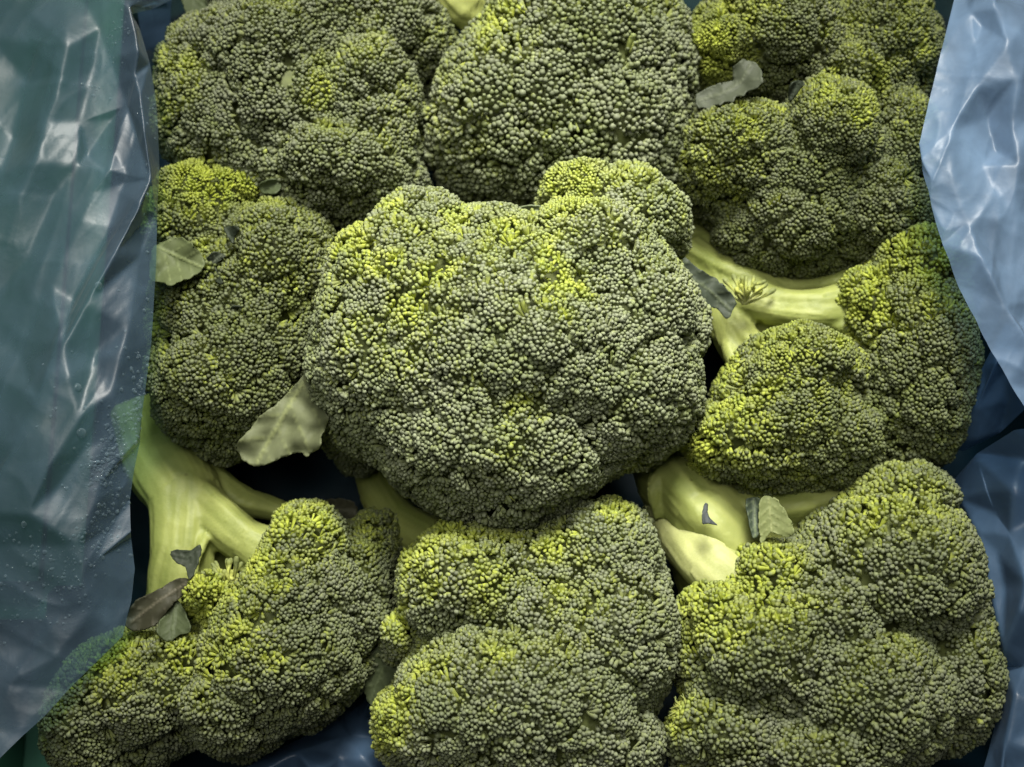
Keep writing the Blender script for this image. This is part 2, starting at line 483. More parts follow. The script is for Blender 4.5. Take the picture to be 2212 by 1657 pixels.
def head(name, label, lobes, spots, bud=1.0, k=.003, green=0.0, grey=1.0, cluster=.0062, others=(), seed=0, relief=1.0, rim=(0, .92, .38)):
    """a broccoli head: florets (one lobe each) carrying their buds"""
    root = empty(name, None, label, 'broccoli', 'broccoli heads packed in the bag')
    S = Shape(lobes, k)
    SHAPES[len(SHAPES)] = S
    br = .00094 * bud                                   # bud radius
    cand = []
    for i in range(len(lobes)):
        sx, sy, sz = S.S[i]
        area_ = 4 * math.pi * (((sx * sy) ** 1.6 + (sx * sz) ** 1.6 + (sy * sz) ** 1.6) / 3) ** (1 / 1.6)
        n = int(area_ / (br * 1.6) ** 2 * 3.6)
        v = sphere_pts(n) * S.S[i]
        cand.append(v @ S.Rm[i].T + S.C[i])
    p = np.concatenate(cand)
    p = p[S.f(p) > -.007]
    p, n, f0 = S.project(p)
    ok = (np.abs(f0) < .0008) & (n[:, 2] > -.25) & (n @ CZ > -.25) & (p[:, 2] > .014)
    for o in others:
        ok &= o.f(p) > -.004
    px = to_px(p)
    ok &= (px[:, 0] > -150) & (px[:, 0] < W + 150) & (px[:, 1] > -150) & (px[:, 1] < H + 130)
    p, n, px = p[ok], n[ok], px[ok]
    # yellow, loosely packed places
    y = np.zeros(len(p)); yd = np.zeros(len(p))
    for (sx, sy, sr, sv, *dense) in spots:
        d = np.hypot(px[:, 0] - sx, px[:, 1] - sy) / (sr * 1.2) + vnoise(p, 90, seed + 31) * .6
        v_ = sv * np.clip(1.25 - d, 0, 1) ** .8
        if dense: yd = np.maximum(yd, v_)
        else: y = np.maximum(y, v_)
    yd = np.clip(yd, 0, 1); y = y * (1 - yd)
    spacing = br * (1.22 + .18 * np.clip(y, 0, 1) - .26 * yd) * (1 + .15 * rng.normal(size=len(p)).clip(-1.6, 1.6))
    kp = poisson(p, spacing)
    p, n, px, y, yd = p[kp], n[kp], px[kp], y[kp], yd[kp]
    # relax a little
    for _ in range(2):
        kd = kdtree.KDTree(len(p))
        for i, q in enumerate(p): kd.insert(q, i)
        kd.balance()
        mv = np.zeros_like(p)
        for i, q in enumerate(p):
            for (c, j, dd) in kd.find_n(q, 6):
                if j != i and dd < br * 1.8:
                    mv[i] += (q - p[j]) / (dd + 1e-6) * (br * 1.8 - dd) * .16
        mv -= (mv * n).sum(1, keepdims=True) * n
        p = p + mv
    p, n, f0 = S.project(p, it=2)
    # sub-clusters
    seeds = poisson(p, np.full(len(p), cluster) * rng.uniform(.8, 1.35, len(p)))
    kd = kdtree.KDTree(len(seeds))
    for i, j in enumerate(seeds): kd.insert(p[j], i)
    kd.balance()
    cen = np.empty_like(p); dist = np.empty(len(p)); cid = np.empty(len(p), int)
    for i, q in enumerate(p):
        c, j, dd = kd.find(q); cen[i] = c; dist[i] = dd; cid[i] = j
    Rc = cluster * .95
    t = np.clip(dist / Rc, 0, 1.2)
    hj = rng.normal(size=len(seeds)) * .00030
    s2 = poisson(p, np.full(len(p), .017) * rng.uniform(.75, 1.4, len(p)))
    kd2 = kdtree.KDTree(len(s2))
    for i, j in enumerate(s2): kd2.insert(p[j], i)
    kd2.balance()
    d2 = np.empty(len(p)); c2 = np.empty(len(p), int); gap = np.empty(len(p))
    wob = np.stack([vnoise(p, 120, seed + 40 + a_) for a_ in range(3)], 1) * .004
    for i, q in enumerate(p + wob):
        r_ = kd2.find_n(q, 2)
        d2[i] = r_[0][2]; c2[i] = r_[0][1]; gap[i] = (r_[1][2] - r_[0][2]) if len(r_) > 1 else .01
    h2 = rng.normal(size=len(s2)) * .0005
    lump = relief * (.0016 * (1 - np.clip(d2 / .0135, 0, 1.2) ** 2) + h2[c2] - .0022 * np.exp(-(gap / .0016) ** 2))
    big = vnoise(p, 60, seed + 1)
    fine = vnoise(p, 170, seed + 2)
    disp = lump + .0012 * (1 - t ** 2) + hj[cid] + big * .0016 + fine * .0007 + rng.normal(size=len(p)) * .00018
    disp -= np.clip(y, 0, 1) * rng.uniform(0, .0007, len(p))
    tang = p - cen; tang -= (tang * n).sum(1, keepdims=True) * n
    q = p + n * disp[:, None]
    holes = np.where((gap < .0012) & (n[:, 2] > .35))[0]
    if len(holes) > 14:
        holes = holes[rng.permutation(len(holes))[:14]]
        hk = np.zeros(len(p), bool)
        for h_ in holes:
            hr = rng.uniform(.0012, .0023)
            dv_ = p - p[h_]
            el = rng.normal(size=3); el /= np.linalg.norm(el)
            dd_ = np.sqrt((dv_ ** 2).sum(1) - .75 * (dv_ @ el) ** 2)
            hk |= dd_ < hr * .8
            q -= n * (.0016 * np.exp(-(dd_ / (hr * 1.5)) ** 2))[:, None]
        alive_ = ~hk
    else:
        alive_ = np.ones(len(p), bool)
    lean = (.36 + .22 * np.clip(y, 0, 1))[:, None]
    ax = n + lean * tang / Rc + rng.normal(size=p.shape) * (.13 + .10 * np.clip(y, 0, 1))[:, None]
    ax /= np.linalg.norm(ax, axis=1, keepdims=True)
    # colour of each bud
    yl = np.clip(y * 1.0 + (vnoise(p, 110, seed + 5) * .55) * (y > .05) + rng.normal(size=len(p)) * .07 * (y > .08), 0, 1)
    stray = rng.random(len(p)) < .008
    yl = np.where(stray, np.maximum(yl, rng.uniform(.3, .65, len(p))), yl)
    yl = np.maximum(yl, yd * (.85 + .3 * vnoise(p, 150, seed + 6)))
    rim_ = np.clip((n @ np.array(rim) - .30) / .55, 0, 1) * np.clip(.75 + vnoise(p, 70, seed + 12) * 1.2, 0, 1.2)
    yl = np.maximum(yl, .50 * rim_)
    patch = np.clip(.5 + vnoise(p, 45, seed + 9) * 1.1, 0, 1)
    ed = np.clip((t - .55) * 1.6, 0, 1)
    base = GREY * (1 - .6 * patch[:, None]) + GREY2 * (.6 * patch[:, None])
    g_ = np.clip(green + .03 + .35 * ed + rng.normal(size=len(p)) * .14, 0, 1)[:, None]
    base = base * (1 - g_) + OLIVE * g_
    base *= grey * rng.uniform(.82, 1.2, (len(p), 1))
    yv_ = np.clip(.5 + vnoise(p, 140, seed + 15) + .15 * rng.normal(size=len(p)), 0, 1)[:, None]
    yc = YEL * yv_ + YEL2 * (1 - yv_)
    ym = np.clip(yl * (.95 + .10 * rng.normal(size=len(p))) - .30 + .35 * yd, 0, .78)[:, None]
    tipc = base * (1 - ym) + yc * ym
    bm_ = np.clip(.12 + .3 * g_ + yl[:, None] * 1.1, 0, 1)
    botc = base * (1 - bm_) + PED * bm_
    scale = br * np.clip(1 + .19 * rng.normal(size=len(p)), .6, 1.5) * (1 - .06 * np.clip(yl, 0, 1)) * (1 - .30 * yd)
    # elongated buds where the cluster is open
    stretch = rng.uniform(.88, 1.14, len(p)) * (1 + .18 * np.clip(y, 0, 1) * rng.random(len(p)))
    own = S.owner(p)
    cnt = 0
    # bud frames
    hlp = np.where(np.abs(ax[:, 2:3]) < .9, np.array((0, 0, 1.0)), np.array((1.0, 0, 0)))
    e1 = np.cross(hlp, ax); e1 /= np.linalg.norm(e1, axis=1, keepdims=True); e2 = np.cross(ax, e1)
    rot = rng.uniform(0, 6.28, len(p))
    x1 = e1 * np.cos(rot)[:, None] + e2 * np.sin(rot)[:, None]; x2 = np.cross(ax, x1)
    ty = rng.integers(0, len(TEMPL), len(p))
    for li in range(len(lobes)):
        sel = np.where((own == li) & alive_)[0]
        # floret body under the buds
        bm = bmesh.new()
        bmesh.ops.create_icosphere(bm, subdivisions=4, radius=1)
        v = np.array([w.co for w in bm.verts]) * (S.S[li] - .0038)
        v = v @ S.Rm[li].T + S.C[li]
        fv = S.f(v)
        go = (fv > -.008)
        if go.any():
            v2, _, _ = S.project(v[go], level=-.0040, it=2)
            v[go] = v2
        dz = vnoise(v, 160, seed + 20) * .0007
        v = v + (v - S.C[li]) / (np.linalg.norm(v - S.C[li], axis=1, keepdims=True) + 1e-9) * dz[:, None]
        v[:, 2] = np.maximum(v[:, 2], .006)
        for w, c in zip(bm.verts, v): w.co = c
        me = bpy.data.meshes.new('floret'); bm.to_mesh(me); bm.free()
        fl = link('floret', me, M_CORE, root)
        if len(sel) < 4: continue
        VV, FF, CC = [], [], []
        base_i = 0
        for tt in range(len(TEMPL)):
            ss = sel[ty[sel] == tt]
            if not len(ss): continue
            T, TF = TEMPL[tt]
            zz = T[:, 2] * 1.0
            sc = scale[ss][:, None, None]
            loc = (x1[ss][:, None, :] * T[None, :, 0:1] + x2[ss][:, None, :] * T[None, :, 1:2]
                   + ax[ss][:, None, :] * (zz[None, :, None] * stretch[ss][:, None, None])) * sc
            # the foot of the stalk heads back to the cluster's root
            foot = np.clip((-zz - .9) / 1.4, 0, 1)[None, :, None]
            loc = loc - (tang[ss] * .35)[:, None, :] * foot
            Vv = q[ss][:, None, :] + loc - (ax[ss] * br * .5)[:, None, :]
            m = len(T)
            VV.append(Vv.reshape(-1, 3))
            FF.append((TF[None] + (np.arange(len(ss)) * m)[:, None, None] + base_i).reshape(-1, 3))
            w = np.clip((zz + .55) / 1.0, 0, 1)[None, :, None]
            seam = np.array([1.0] * m); seam[:-1] = np.where((np.arange(m - 1) % 5) % 2 == 0, .90, 1.08); seam[-1] = 1.06
            CC.append(((botc[ss][:, None, :] * (1 - w) + tipc[ss][:, None, :] * w) * seam[None, :, None]).reshape(-1, 3))
            base_i += len(ss) * m
        me = tri_mesh('buds', np.concatenate(VV), np.concatenate(FF), np.concatenate(CC))
        bo = link('buds', me, M_BUD, fl)
        bo['kind'] = 'stuff'
        cnt += len(sel)
    print(name, 'buds', cnt)
    return root, S

def stalk(root, branches, name='stalk', mat=None, voxel=.0010, smooth_it=5, seed=0, bump=.0010):
    """branches: list of ([(px,py,z)...], [radius in px...])"""
    L, cl, cr, cp, cd = [], [], [], [], []
    for i, (pts, rad) in enumerate(branches):
        W3 = [P(*q) for q in pts]; rr = [r * mpp(q[2]) for q, r in zip(pts, rad)]
        L.append(tube(W3, rr, 20, .10, seed + i))
        acc = 0
        for k in range(len(W3) - 1):
            d = W3[k + 1] - W3[k]; ln = np.linalg.norm(d)
            for t in np.linspace(0, 1, 12, endpoint=False):
                cl.append(W3[k] + d * t); cr.append(rr[k] * (1 - t) + rr[k + 1] * t); cp.append(acc + ln * t + i * 3.7); cd.append(d / ln)
            acc += ln
    me = remeshed(L, voxel, smooth_it, name)
    co = np.empty(len(me.vertices) * 3); me.vertices.foreach_get('co', co); co = co.reshape(-1, 3)
    nn = np.empty(len(me.vertices) * 3); me.vertices.foreach_get('normal', nn); nn = nn.reshape(-1, 3)
    cl, cr, cp, cd = np.array(cl), np.array(cr), np.array(cp), np.array(cd)
    dist = np.linalg.norm(co[:, None, :] - cl[None], axis=2) / cr[None]
    j = dist.argmin(1)
    off = co - cl[j]; ax_ = cd[j]
    off = off - (off * ax_).sum(1, keepdims=True) * ax_
    off = off / (np.linalg.norm(off, axis=1, keepdims=True) + 1e-9)
    al = cp[j]
    fib = vnoise(np.concatenate([off[:, :2] * 3.2 + cp[j][:, None] * 6, off[:, 2:] * 3.2 + al[:, None] * 14], 1), 1.0, seed + 5)
    fin = vnoise(np.concatenate([off[:, :2] * 9, off[:, 2:] * 9 + al[:, None] * 30], 1), 1.0, seed + 6)
    d = vnoise(co, 40, seed + 3) * bump * 1.8 + (.25 - np.abs(fib)) * bump * 1.0 + fin * bump * .3 + (.2 - np.abs(vnoise(co, 75, seed + 8))) * bump * .8
    co += nn * d[:, None]
    me.vertices.foreach_set('co', co.ravel()); me.update()
    me.attributes.new('streak', 'FLOAT', 'POINT').data.foreach_set('value', np.clip(.5 + fib * .32 + fin * .28 + vnoise(co, 28, seed) * .7 + vnoise(co, 90, seed + 2) * .3, 0, 1).astype(np.float32))
    return link(name, me, mat or M_STALK, root)

def leaf(root, outline, rib, z0, z1, cup=3.0, col=(.13, .17, .08), vein=None, wave=1.0, seed=0, name='leaf', label=None, roll=0.0, torn=False):
    """a leaf blade from its outline; z0 / z1 height at the foot and the tip of the midrib"""
    O = np.array(outline, float)
    if vein is None: vein = tuple(c * 1.35 for c in col)
    # jagged edge
    pts = []
    n = len(O)
    ctr = O.mean(0)
    for i in range(n):
        z_, a, b, c = O[i - 1], O[i], O[(i + 1) % n], O[(i + 2) % n]
        m = max(2, int(np.hypot(*(b - a)) / 4))
        if torn: z_, c = 2 * a - b, 2 * b - a
        for j in range(m):
            t = j / m
            q = .5 * ((2 * a) + (b - z_) * t + (2 * z_ - 5 * a + 4 * b - c) * t * t + (3 * a - z_ - 3 * b + c) * t ** 3)
            sz = np.hypot(*(q - ctr)) / 60
            q = ctr + (q - ctr) * (1 + (.035 * abs(math.sin(len(pts) * .55 + seed)) + .012 * rng.normal()) / max(sz, .5))
            pts.append(q)
    nb = len(pts)
    lo, hi = O.min(0), O.max(0)
    step = max(3.5, (hi - lo).max() / 34)
    inner = []
    for x in np.arange(lo[0], hi[0], step):
        for yv in np.arange(lo[1], hi[1], step):
            inner.append((x + rng.uniform(-.25, .25) * step, yv + rng.uniform(-.25, .25) * step))
    allp = [Vector(q) for q in pts] + [Vector(q) for q in inner]
    edges = [(i, (i + 1) % nb) for i in range(nb)]
    v2, e2, f2, _, _, _ = delaunay_2d_cdt(allp, edges, [], 1, 1e-5)
    v2 = np.array([tuple(q) for q in v2])
    rb = np.array(rib, float)
    # distance to midrib polyline and parameter along it
    best = np.full(len(v2), 1e9); par = np.zeros(len(v2)); side = np.zeros(len(v2))
    seg = np.hypot(*(rb[1:] - rb[:-1]).T); cum = np.concatenate([[0], np.cumsum(seg)])
    for i in range(len(rb) - 1):
        d = rb[i + 1] - rb[i]
        t = np.clip(((v2 - rb[i]) @ d) / (d @ d), 0, 1)
        c = rb[i] + t[:, None] * d
        dd = np.hypot(*(v2 - c).T)
        u = dd < best
        best[u] = dd[u]; par[u] = (cum[i] + t * seg[i])[u] / cum[-1]
        side[u] = np.sign(d[0] * (v2 - c)[:, 1] - d[1] * (v2 - c)[:, 0])[u]
    half = np.percentile(best, 92) + 1e-6
    r = best / half
    L_ = cum[-1]
    # side veins leave the midrib at an angle
    ph = (par * L_ - best * .75) / (L_ / 4.2) + np.where(side > 0, .0, .45)
    dv = np.abs(ph - np.round(ph)) * (L_ / 4.2)
    vw = max(1.6, L_ * .014)
    vm = np.maximum(np.exp(-(best / (vw * 1.1)) ** 2), .55 * np.exp(-(dv / (vw * .75)) ** 2) * (r < 1.0) * (best > vw))
    z = z0 + (z1 - z0) * par + cup * r ** 1.6 + roll * side * r
    z = z + wave * np.array([noise.noise(Vector((a / 40 + seed * 7, b / 40, seed))) for a, b in v2]) * (.4 + r)
    z = z + vm * .8 + 1.2 * np.maximum(0, r - .7) * np.sin(par * 23 + seed)
    V = np.array([P(a, b, c) for (a, b), c in zip(v2, z)])
    F = []
    for f in f2:
        for i in range(1, len(f) - 1): F.append((f[0], f[i], f[i + 1]))
    tint = np.array(col) * (1 - vm[:, None]) + np.array(vein) * vm[:, None]
    me = tri_mesh(name, V, np.array(F), tint)
    o = link(name, me, M_LEAF, root)
    so = o.modifiers.new('s', 'SOLIDIFY'); so.thickness = .0005; so.offset = 0
    if label: o['label'] = label
    return o

def fan(root, foot, tips, r0=2.4, name='cut_tuft', mat=None, bend=5, z_up=4, knob=True, seed=0):
    """a tuft of little flower stalks spreading from one foot"""
    rs = np.random.default_rng(seed)
    VV, FF = [], []
    bi = 0
    for (tx, ty_, tz) in tips:
        mx, my = (foot[0] + tx) / 2 + rs.normal() * bend, (foot[1] + ty_) / 2 + rs.normal() * bend
        mz = (foot[2] + tz) / 2 + z_up * rs.random()
        s = mpp(foot[2])
        rr = r0 * rs.uniform(.8, 1.2) * s
        f0 = (foot[0] + rs.normal() * 2.5, foot[1] + rs.normal() * 2.5, foot[2])
        kn = 2.5 if knob else .7
        e = np.array((tx, ty_, tz)); f = np.array(f0); m = np.array((mx, my, mz)); l = m + (e - m) * .78
        V, F = tube([P(*f), P(*m), P(*l), P(*e)], [rr * 1.5, rr * .85, rr * kn, rr * (1.3 if knob else .4)], 7, 0)
        VV += V; FF += [tuple(i + bi for i in q) for q in F]; bi += len(V)
    me = bpy.data.meshes.new(name)
    me.from_pydata([tuple(v) for v in VV], [], FF); me.update()
    fp = np.array([P(*foot)]); d = np.linalg.norm(np.array(VV) - fp, axis=1); d = np.clip(d / np.percentile(d, 90), 0, 1)[:, None]
    c = np.ones((len(VV), 4), np.float32)
    c[:, :3] = np.where(d < .7, np.array((.56, .57, .28)) * (1 - d / .7) + np.array((.42, .45, .10)) * d / .7, np.array((.42, .45, .10)) * (1 - (d - .7) / .3) + np.array((.20, .23, .08)) * (d - .7) / .3)
    me.attributes.new('tint', 'FLOAT_COLOR', 'POINT').data.foreach_set('color', c.ravel())
    o = link(name, me, M_BUD, root)
    return o

def ring_tips(foot, a0, a1, r0, r1, n, dz=(0, 6), seed=0):
    rs = np.random.default_rng(seed)
    out = []
    for i in range(n):
        a = R(a0 + (a1 - a0) * (i + rs.uniform(-.3, .3)) / max(1, n - 1)); r = rs.uniform(r0, r1)
        out.append((foot[0] + math.cos(a) * r, foot[1] - math.sin(a) * r, foot[2] + rs.uniform(*dz)))
    return out

# lobes: (px, py, top height mm, half width px, half depth px, half height px, turn)
LOB_F = [(1090, 732, 148, 330, 284, 330), (880, 620, 138, 190, 170, 250), (905, 505, 128, 108, 98, 210), (1065, 530, 130, 110, 82, 200),
         (1265, 570, 140, 180, 140, 250), (1350, 470, 126, 145, 108, 220), (1245, 420, 120, 78, 70, 190), (815, 770, 133, 152, 180, 260),
         (1385, 700, 136, 148, 165, 260), (1085, 960, 138, 232, 156, 270), (1345, 850, 134, 168, 138, 260), (1160, 770, 152, 190, 150, 280),
         (770, 945, 78, 62, 60, 160), (925, 925, 126, 128, 105, 220)]
SP_F = [(765, 515, 60, 1), (790, 560, 60, .8), (905, 590, 70, .85), (945, 595, 50, 1), (880, 655, 55, .9), (840, 450, 45, .9), (990, 475, 38, 1),
        (1180, 570, 45, 1.1), (1215, 610, 60, 1.15), (1190, 500, 60, .8), (1235, 405, 85, .8, 1), (1330, 440, 110, .42), (1120, 880, 60, .5),
        (840, 720, 130, .42), (1450, 540, 80, .35), (1375, 1035, 35, .8), (720, 640, 80, .4), (1090, 500, 60, .7), (1100, 1000, 40, .4), (930, 690, 60, .5)]
LOB_B = [(1265, 120, 120, 215, 215, 290), (1065, 270, 112, 148, 150, 240), (1330, 285, 114, 158, 160, 240), (1170, 360, 104, 180, 90, 220),
         (1135, 80, 110, 95, 110, 220), (1415, 130, 102, 90, 150, 220), (1250, -60, 105, 200, 120, 240), (1180, 230, 117, 190, 180, 270), (1050, 185, 109, 104, 105, 230)]
SP_B = [(1080, 60, 60, .8), (960, 160, 50, .5), (940, 240, 60, .4), (1100, 30, 50, .7), (1010, 330, 60, .3), (1170, 250, 60, .15)]
LOB_A = [(590, 130, 118, 150, 160, 240), (800, 195, 114, 115, 125, 230), (440, 245, 104, 108, 135, 220), (725, 375, 114, 200, 112, 240),
         (860, 75, 106, 130, 118, 220), (620, 250, 112, 190, 170, 260), (400, 165, 98, 62, 82, 190), (560, -10, 108, 120, 90, 220), (540, 340, 100, 150, 90, 220), (720, 70, 107, 150, 120, 230), (480, 130, 104, 125, 120, 220), (820, 290, 108, 100, 110, 220)]
SP_A = [(390, 140, 60, .55), (690, 200, 40, .75), (705, 150, 35, .6), (870, 250, 60, .3), (355, 230, 45, .5), (800, 90, 50, .4), (420, 370, 50, .5), (955, 90, 45, .35)]
LOB_C = [(1700, 85, 112, 142, 128, 230), (1545, 105, 100, 68, 90, 190), (1905, 105, 106, 150, 145, 230), (1595, 335, 114, 138, 125, 230),
         (1790, 300, 118, 125, 132, 240), (1940, 320, 104, 85, 140, 220), (1700, 500, 102, 155, 92, 210), (1900, 460, 102, 118, 118, 220), (1600, 20, 102, 90, 80, 200), (1830, 190, 104, 110, 70, 210), (1720, 400, 106, 150, 110, 220)]
SP_C = [(1530, 100, 85, .8, 1), (1590, 20, 80, .8), (1890, 165, 80, .55), (1500, 345, 80, .6), (1860, 235, 45, .7), (1550, 400, 80, .4), (1795, 200, 50, .5),
        (1950, 60, 90, .4), (1600, 240, 60, .4), (1840, 40, 60, .4)]
LOB_E = [(510, 660, 104, 165, 200, 240), (560, 740, 104, 125, 130, 230), (440, 432, 100, 118, 75, 190), (430, 500, 102, 122, 90, 200), (610, 575, 112, 128, 152, 240), (430, 670, 100, 118, 110, 210),
         (490, 820, 106, 175, 148, 240), (560, 430, 92, 60, 50, 170)]
SP_E = [(440, 385, 95, 1.0, 1), (530, 400, 55, .9, 1), (350, 420, 65, .7, 1), (400, 470, 60, .5), (420, 560, 60, .7), (650, 600, 90, .35), (570, 590, 60, .45), (450, 820, 50, .3), (700, 560, 60, .35), (340, 700, 70, .4)]
LOB_D = [(1985, 600, 108, 112, 112, 220), (1985, 730, 112, 128, 150, 240), (1865, 670, 100, 62, 85, 190), (1730, 800, 116, 150, 98, 230),
         (1645, 955, 110, 150, 98, 230), (1790, 950, 104, 110, 105, 220), (1970, 885, 100, 122, 122, 220), (1530, 945, 96, 46, 52, 160), (1885, 830, 80, 90, 80, 180), (1690, 885, 113, 135, 125, 230), (1985, 810, 108, 112, 120, 230)]
SP_D = [(1945, 520, 100, 1.0), (1870, 640, 95, 1.0), (1710, 755, 75, .6, 1), (1690, 760, 95, .8), (1600, 900, 90, .8), (1530, 950, 70, 1.0), (1650, 940, 90, .6), (1990, 590, 90, .6), (1780, 860, 80, .45),
        (1840, 720, 60, .8), (1930, 650, 90, .4), (1700, 1000, 70, .4), (1580, 800, 50, .9)]
LOB_G = [(660, 1185, 100, 92, 100, 210), (645, 1290, 106, 128, 130, 230), (462, 1292, 98, 64, 52, 180), (600, 1425, 108, 168, 140, 240),
         (300, 1490, 92, 168, 125, 220), (770, 1300, 80, 85, 165, 200), (818, 1190, 70, 56, 88, 180), (240, 1580, 80, 130, 90, 200), (505, 1530, 97, 115, 88, 210), (400, 1430, 88, 90, 70, 190), (190, 1560, 84, 95, 100, 190), (600, 1340, 106, 140, 110, 230)]
SP_G = [(645, 1125, 75, 1.0), (450, 1290, 85, 1.2), (235, 1415, 85, .8), (400, 1430, 80, .75), (530, 1385, 70, .75), (240, 1480, 60, .6), (560, 1215, 60, 1.0), (800, 1140, 60, .6), (480, 1420, 60, .6), (300, 1400, 60, .5), (350, 1510, 40, .4)]
LOB_H = [(1012, 1262, 116, 155, 138, 240), (1300, 1205, 112, 128, 128, 230), (1318, 1370, 118, 146, 180, 240), (1130, 1510, 124, 265, 190, 280),
         (970, 1550, 114, 122, 130, 230), (862, 1372, 92, 36, 48, 150), (862, 1565, 86, 46, 82, 170), (1260, 1600, 114, 165, 120, 240), (1170, 1340, 113, 130, 130, 230), (1165, 1235, 108, 120, 105, 220)]
SP_H = [(895, 1195, 80, 1.0), (960, 1150, 65, 1.0), (1085, 1140, 50, 1.0), (1060, 1245, 85, .65), (1200, 1185, 45, .9), (1335, 1090, 40, 1.0), (1205, 1290, 50, .75), (920, 1440, 55, .8), (1090, 1420, 45, .8), (845, 1540, 70, 1.0), (850, 1330, 45, .8),
        (1240, 1200, 60, .4), (1260, 1300, 70, .4), (1000, 1480, 60, .25)]
LOB_I = [(1652, 1420, 118, 170, 148, 250), (1665, 1255, 106, 92, 85, 200), (1930, 1230, 118, 205, 175, 270), (1950, 1080, 102, 122, 76, 200),
         (1870, 1500, 118, 195, 165, 260), (1568, 1590, 110, 116, 100, 220), (2055, 1450, 98, 105, 155, 220), (1760, 1640, 112, 190, 90, 230), (1780, 1350, 113, 140, 140, 240), (1540, 1330, 104, 75, 60, 190)]
SP_I = [(1645, 1245, 90, 1.0), (1540, 1310, 90, 1.0), (1490, 1375, 55, .8), (1705, 1290, 60, .8), (1880, 1080, 75, .8), (1960, 1080, 80, .65), (1840, 1125, 80, .5), (1465, 1530, 60, .9), (1820, 1500, 40, .4), (2065, 1130, 60, .5), (1700, 1400, 60, .25), (1590, 1250, 60, 1.0)]

SF, SB, SA, SC = Shape(LOB_F, .004), Shape(LOB_B, .004), Shape(LOB_A, .003), Shape(LOB_C, .0025)
SE, SD, SG, SH, SI = Shape(LOB_E, .003), Shape(LOB_D, .002), Shape(LOB_G, .0025), Shape(LOB_H, .003), Shape(LOB_I, .003)

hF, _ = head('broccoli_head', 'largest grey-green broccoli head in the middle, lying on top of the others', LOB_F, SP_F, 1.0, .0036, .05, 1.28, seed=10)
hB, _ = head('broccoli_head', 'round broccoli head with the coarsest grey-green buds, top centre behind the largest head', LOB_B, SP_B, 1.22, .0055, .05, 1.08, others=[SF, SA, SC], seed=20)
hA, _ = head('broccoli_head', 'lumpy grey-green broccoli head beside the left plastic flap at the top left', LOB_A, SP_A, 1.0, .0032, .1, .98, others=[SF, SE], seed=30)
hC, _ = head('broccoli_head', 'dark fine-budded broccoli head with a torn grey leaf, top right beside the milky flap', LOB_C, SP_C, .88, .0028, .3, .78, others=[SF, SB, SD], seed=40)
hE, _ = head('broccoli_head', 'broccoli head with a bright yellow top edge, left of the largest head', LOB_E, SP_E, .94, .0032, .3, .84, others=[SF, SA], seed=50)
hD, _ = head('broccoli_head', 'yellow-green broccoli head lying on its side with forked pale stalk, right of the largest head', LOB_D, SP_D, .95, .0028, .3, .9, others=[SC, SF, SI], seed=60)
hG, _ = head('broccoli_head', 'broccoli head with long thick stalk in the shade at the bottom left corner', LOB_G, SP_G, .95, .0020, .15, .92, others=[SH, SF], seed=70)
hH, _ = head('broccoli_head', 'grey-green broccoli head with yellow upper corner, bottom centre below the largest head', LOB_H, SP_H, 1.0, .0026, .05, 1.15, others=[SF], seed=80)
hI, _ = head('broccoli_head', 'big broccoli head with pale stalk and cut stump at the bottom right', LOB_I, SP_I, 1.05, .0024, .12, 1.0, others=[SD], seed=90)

# ------------------------------------------------------------------ stalks
stalk(hF, [([(1100, 760, 60), (1110, 780, 30), (1120, 800, 6)], [70, 62, 60])], seed=1)
stalk(hA, [([(630, 250, 60), (640, 260, 25), (650, 270, 6)], [60, 55, 52])], seed=2)
stalk(hB, [([(1200, 200, 60), (1180, 190, 25), (1150, 180, 6)], [60, 55, 52]), ([(1140, 110, 50), (1060, 60, 62), (1000, 20, 84), (960, -60, 80)], [50, 46, 46, 46])], seed=3)
stalk(hE, [([(500, 680, 60), (520, 700, 25), (540, 720, 6)], [55, 50, 50])], seed=4)
stalk(hC, [([(1740, 280, 60), (1740, 300, 25), (1740, 320, 6)], [60, 55, 52]), ([(1740, 400, 50), (1760, 520, 62), (1800, 590, 56), (1880, 590, 50)], [60, 40, 28, 20]), ([(1740, 290, 45), (1740, 400, 50)], [60, 60])], seed=5)
stalk(hD, [([(1420, 500, 40), (1500, 560, 56), (1570, 630, 66), (1630, 690, 68)], [70, 66, 60, 52]),
           ([(1590, 640, 70), (1690, 665, 78), (1780, 670, 80), (1900, 660, 70)], [50, 44, 48, 60]),
           ([(1560, 650, 66), (1590, 720, 70), (1640, 790, 70)], [52, 46, 50]),
           ([(1490, 540, 64), (1580, 590, 74), (1700, 618, 74), (1800, 610, 70), (1920, 570, 66)], [36, 26, 18, 17, 30]),
           ([(1630, 690, 60), (1760, 780, 55), (1900, 830, 50)], [48, 44, 44]),
           ([(1720, 668, 76), (1800, 645, 82), (1850, 615, 84), (1920, 580, 80)], [22, 16, 14, 20]),
           ([(1720, 685, 74), (1800, 700, 82), (1850, 720, 84), (1910, 760, 80)], [26, 18, 16, 22]),
           ([(1585, 690, 70), (1620, 735, 78), (1680, 780, 84)], [24, 17, 18]),
           ([(1575, 700, 68), (1580, 770, 76), (1610, 840, 80)], [24, 15, 16])], seed=6)
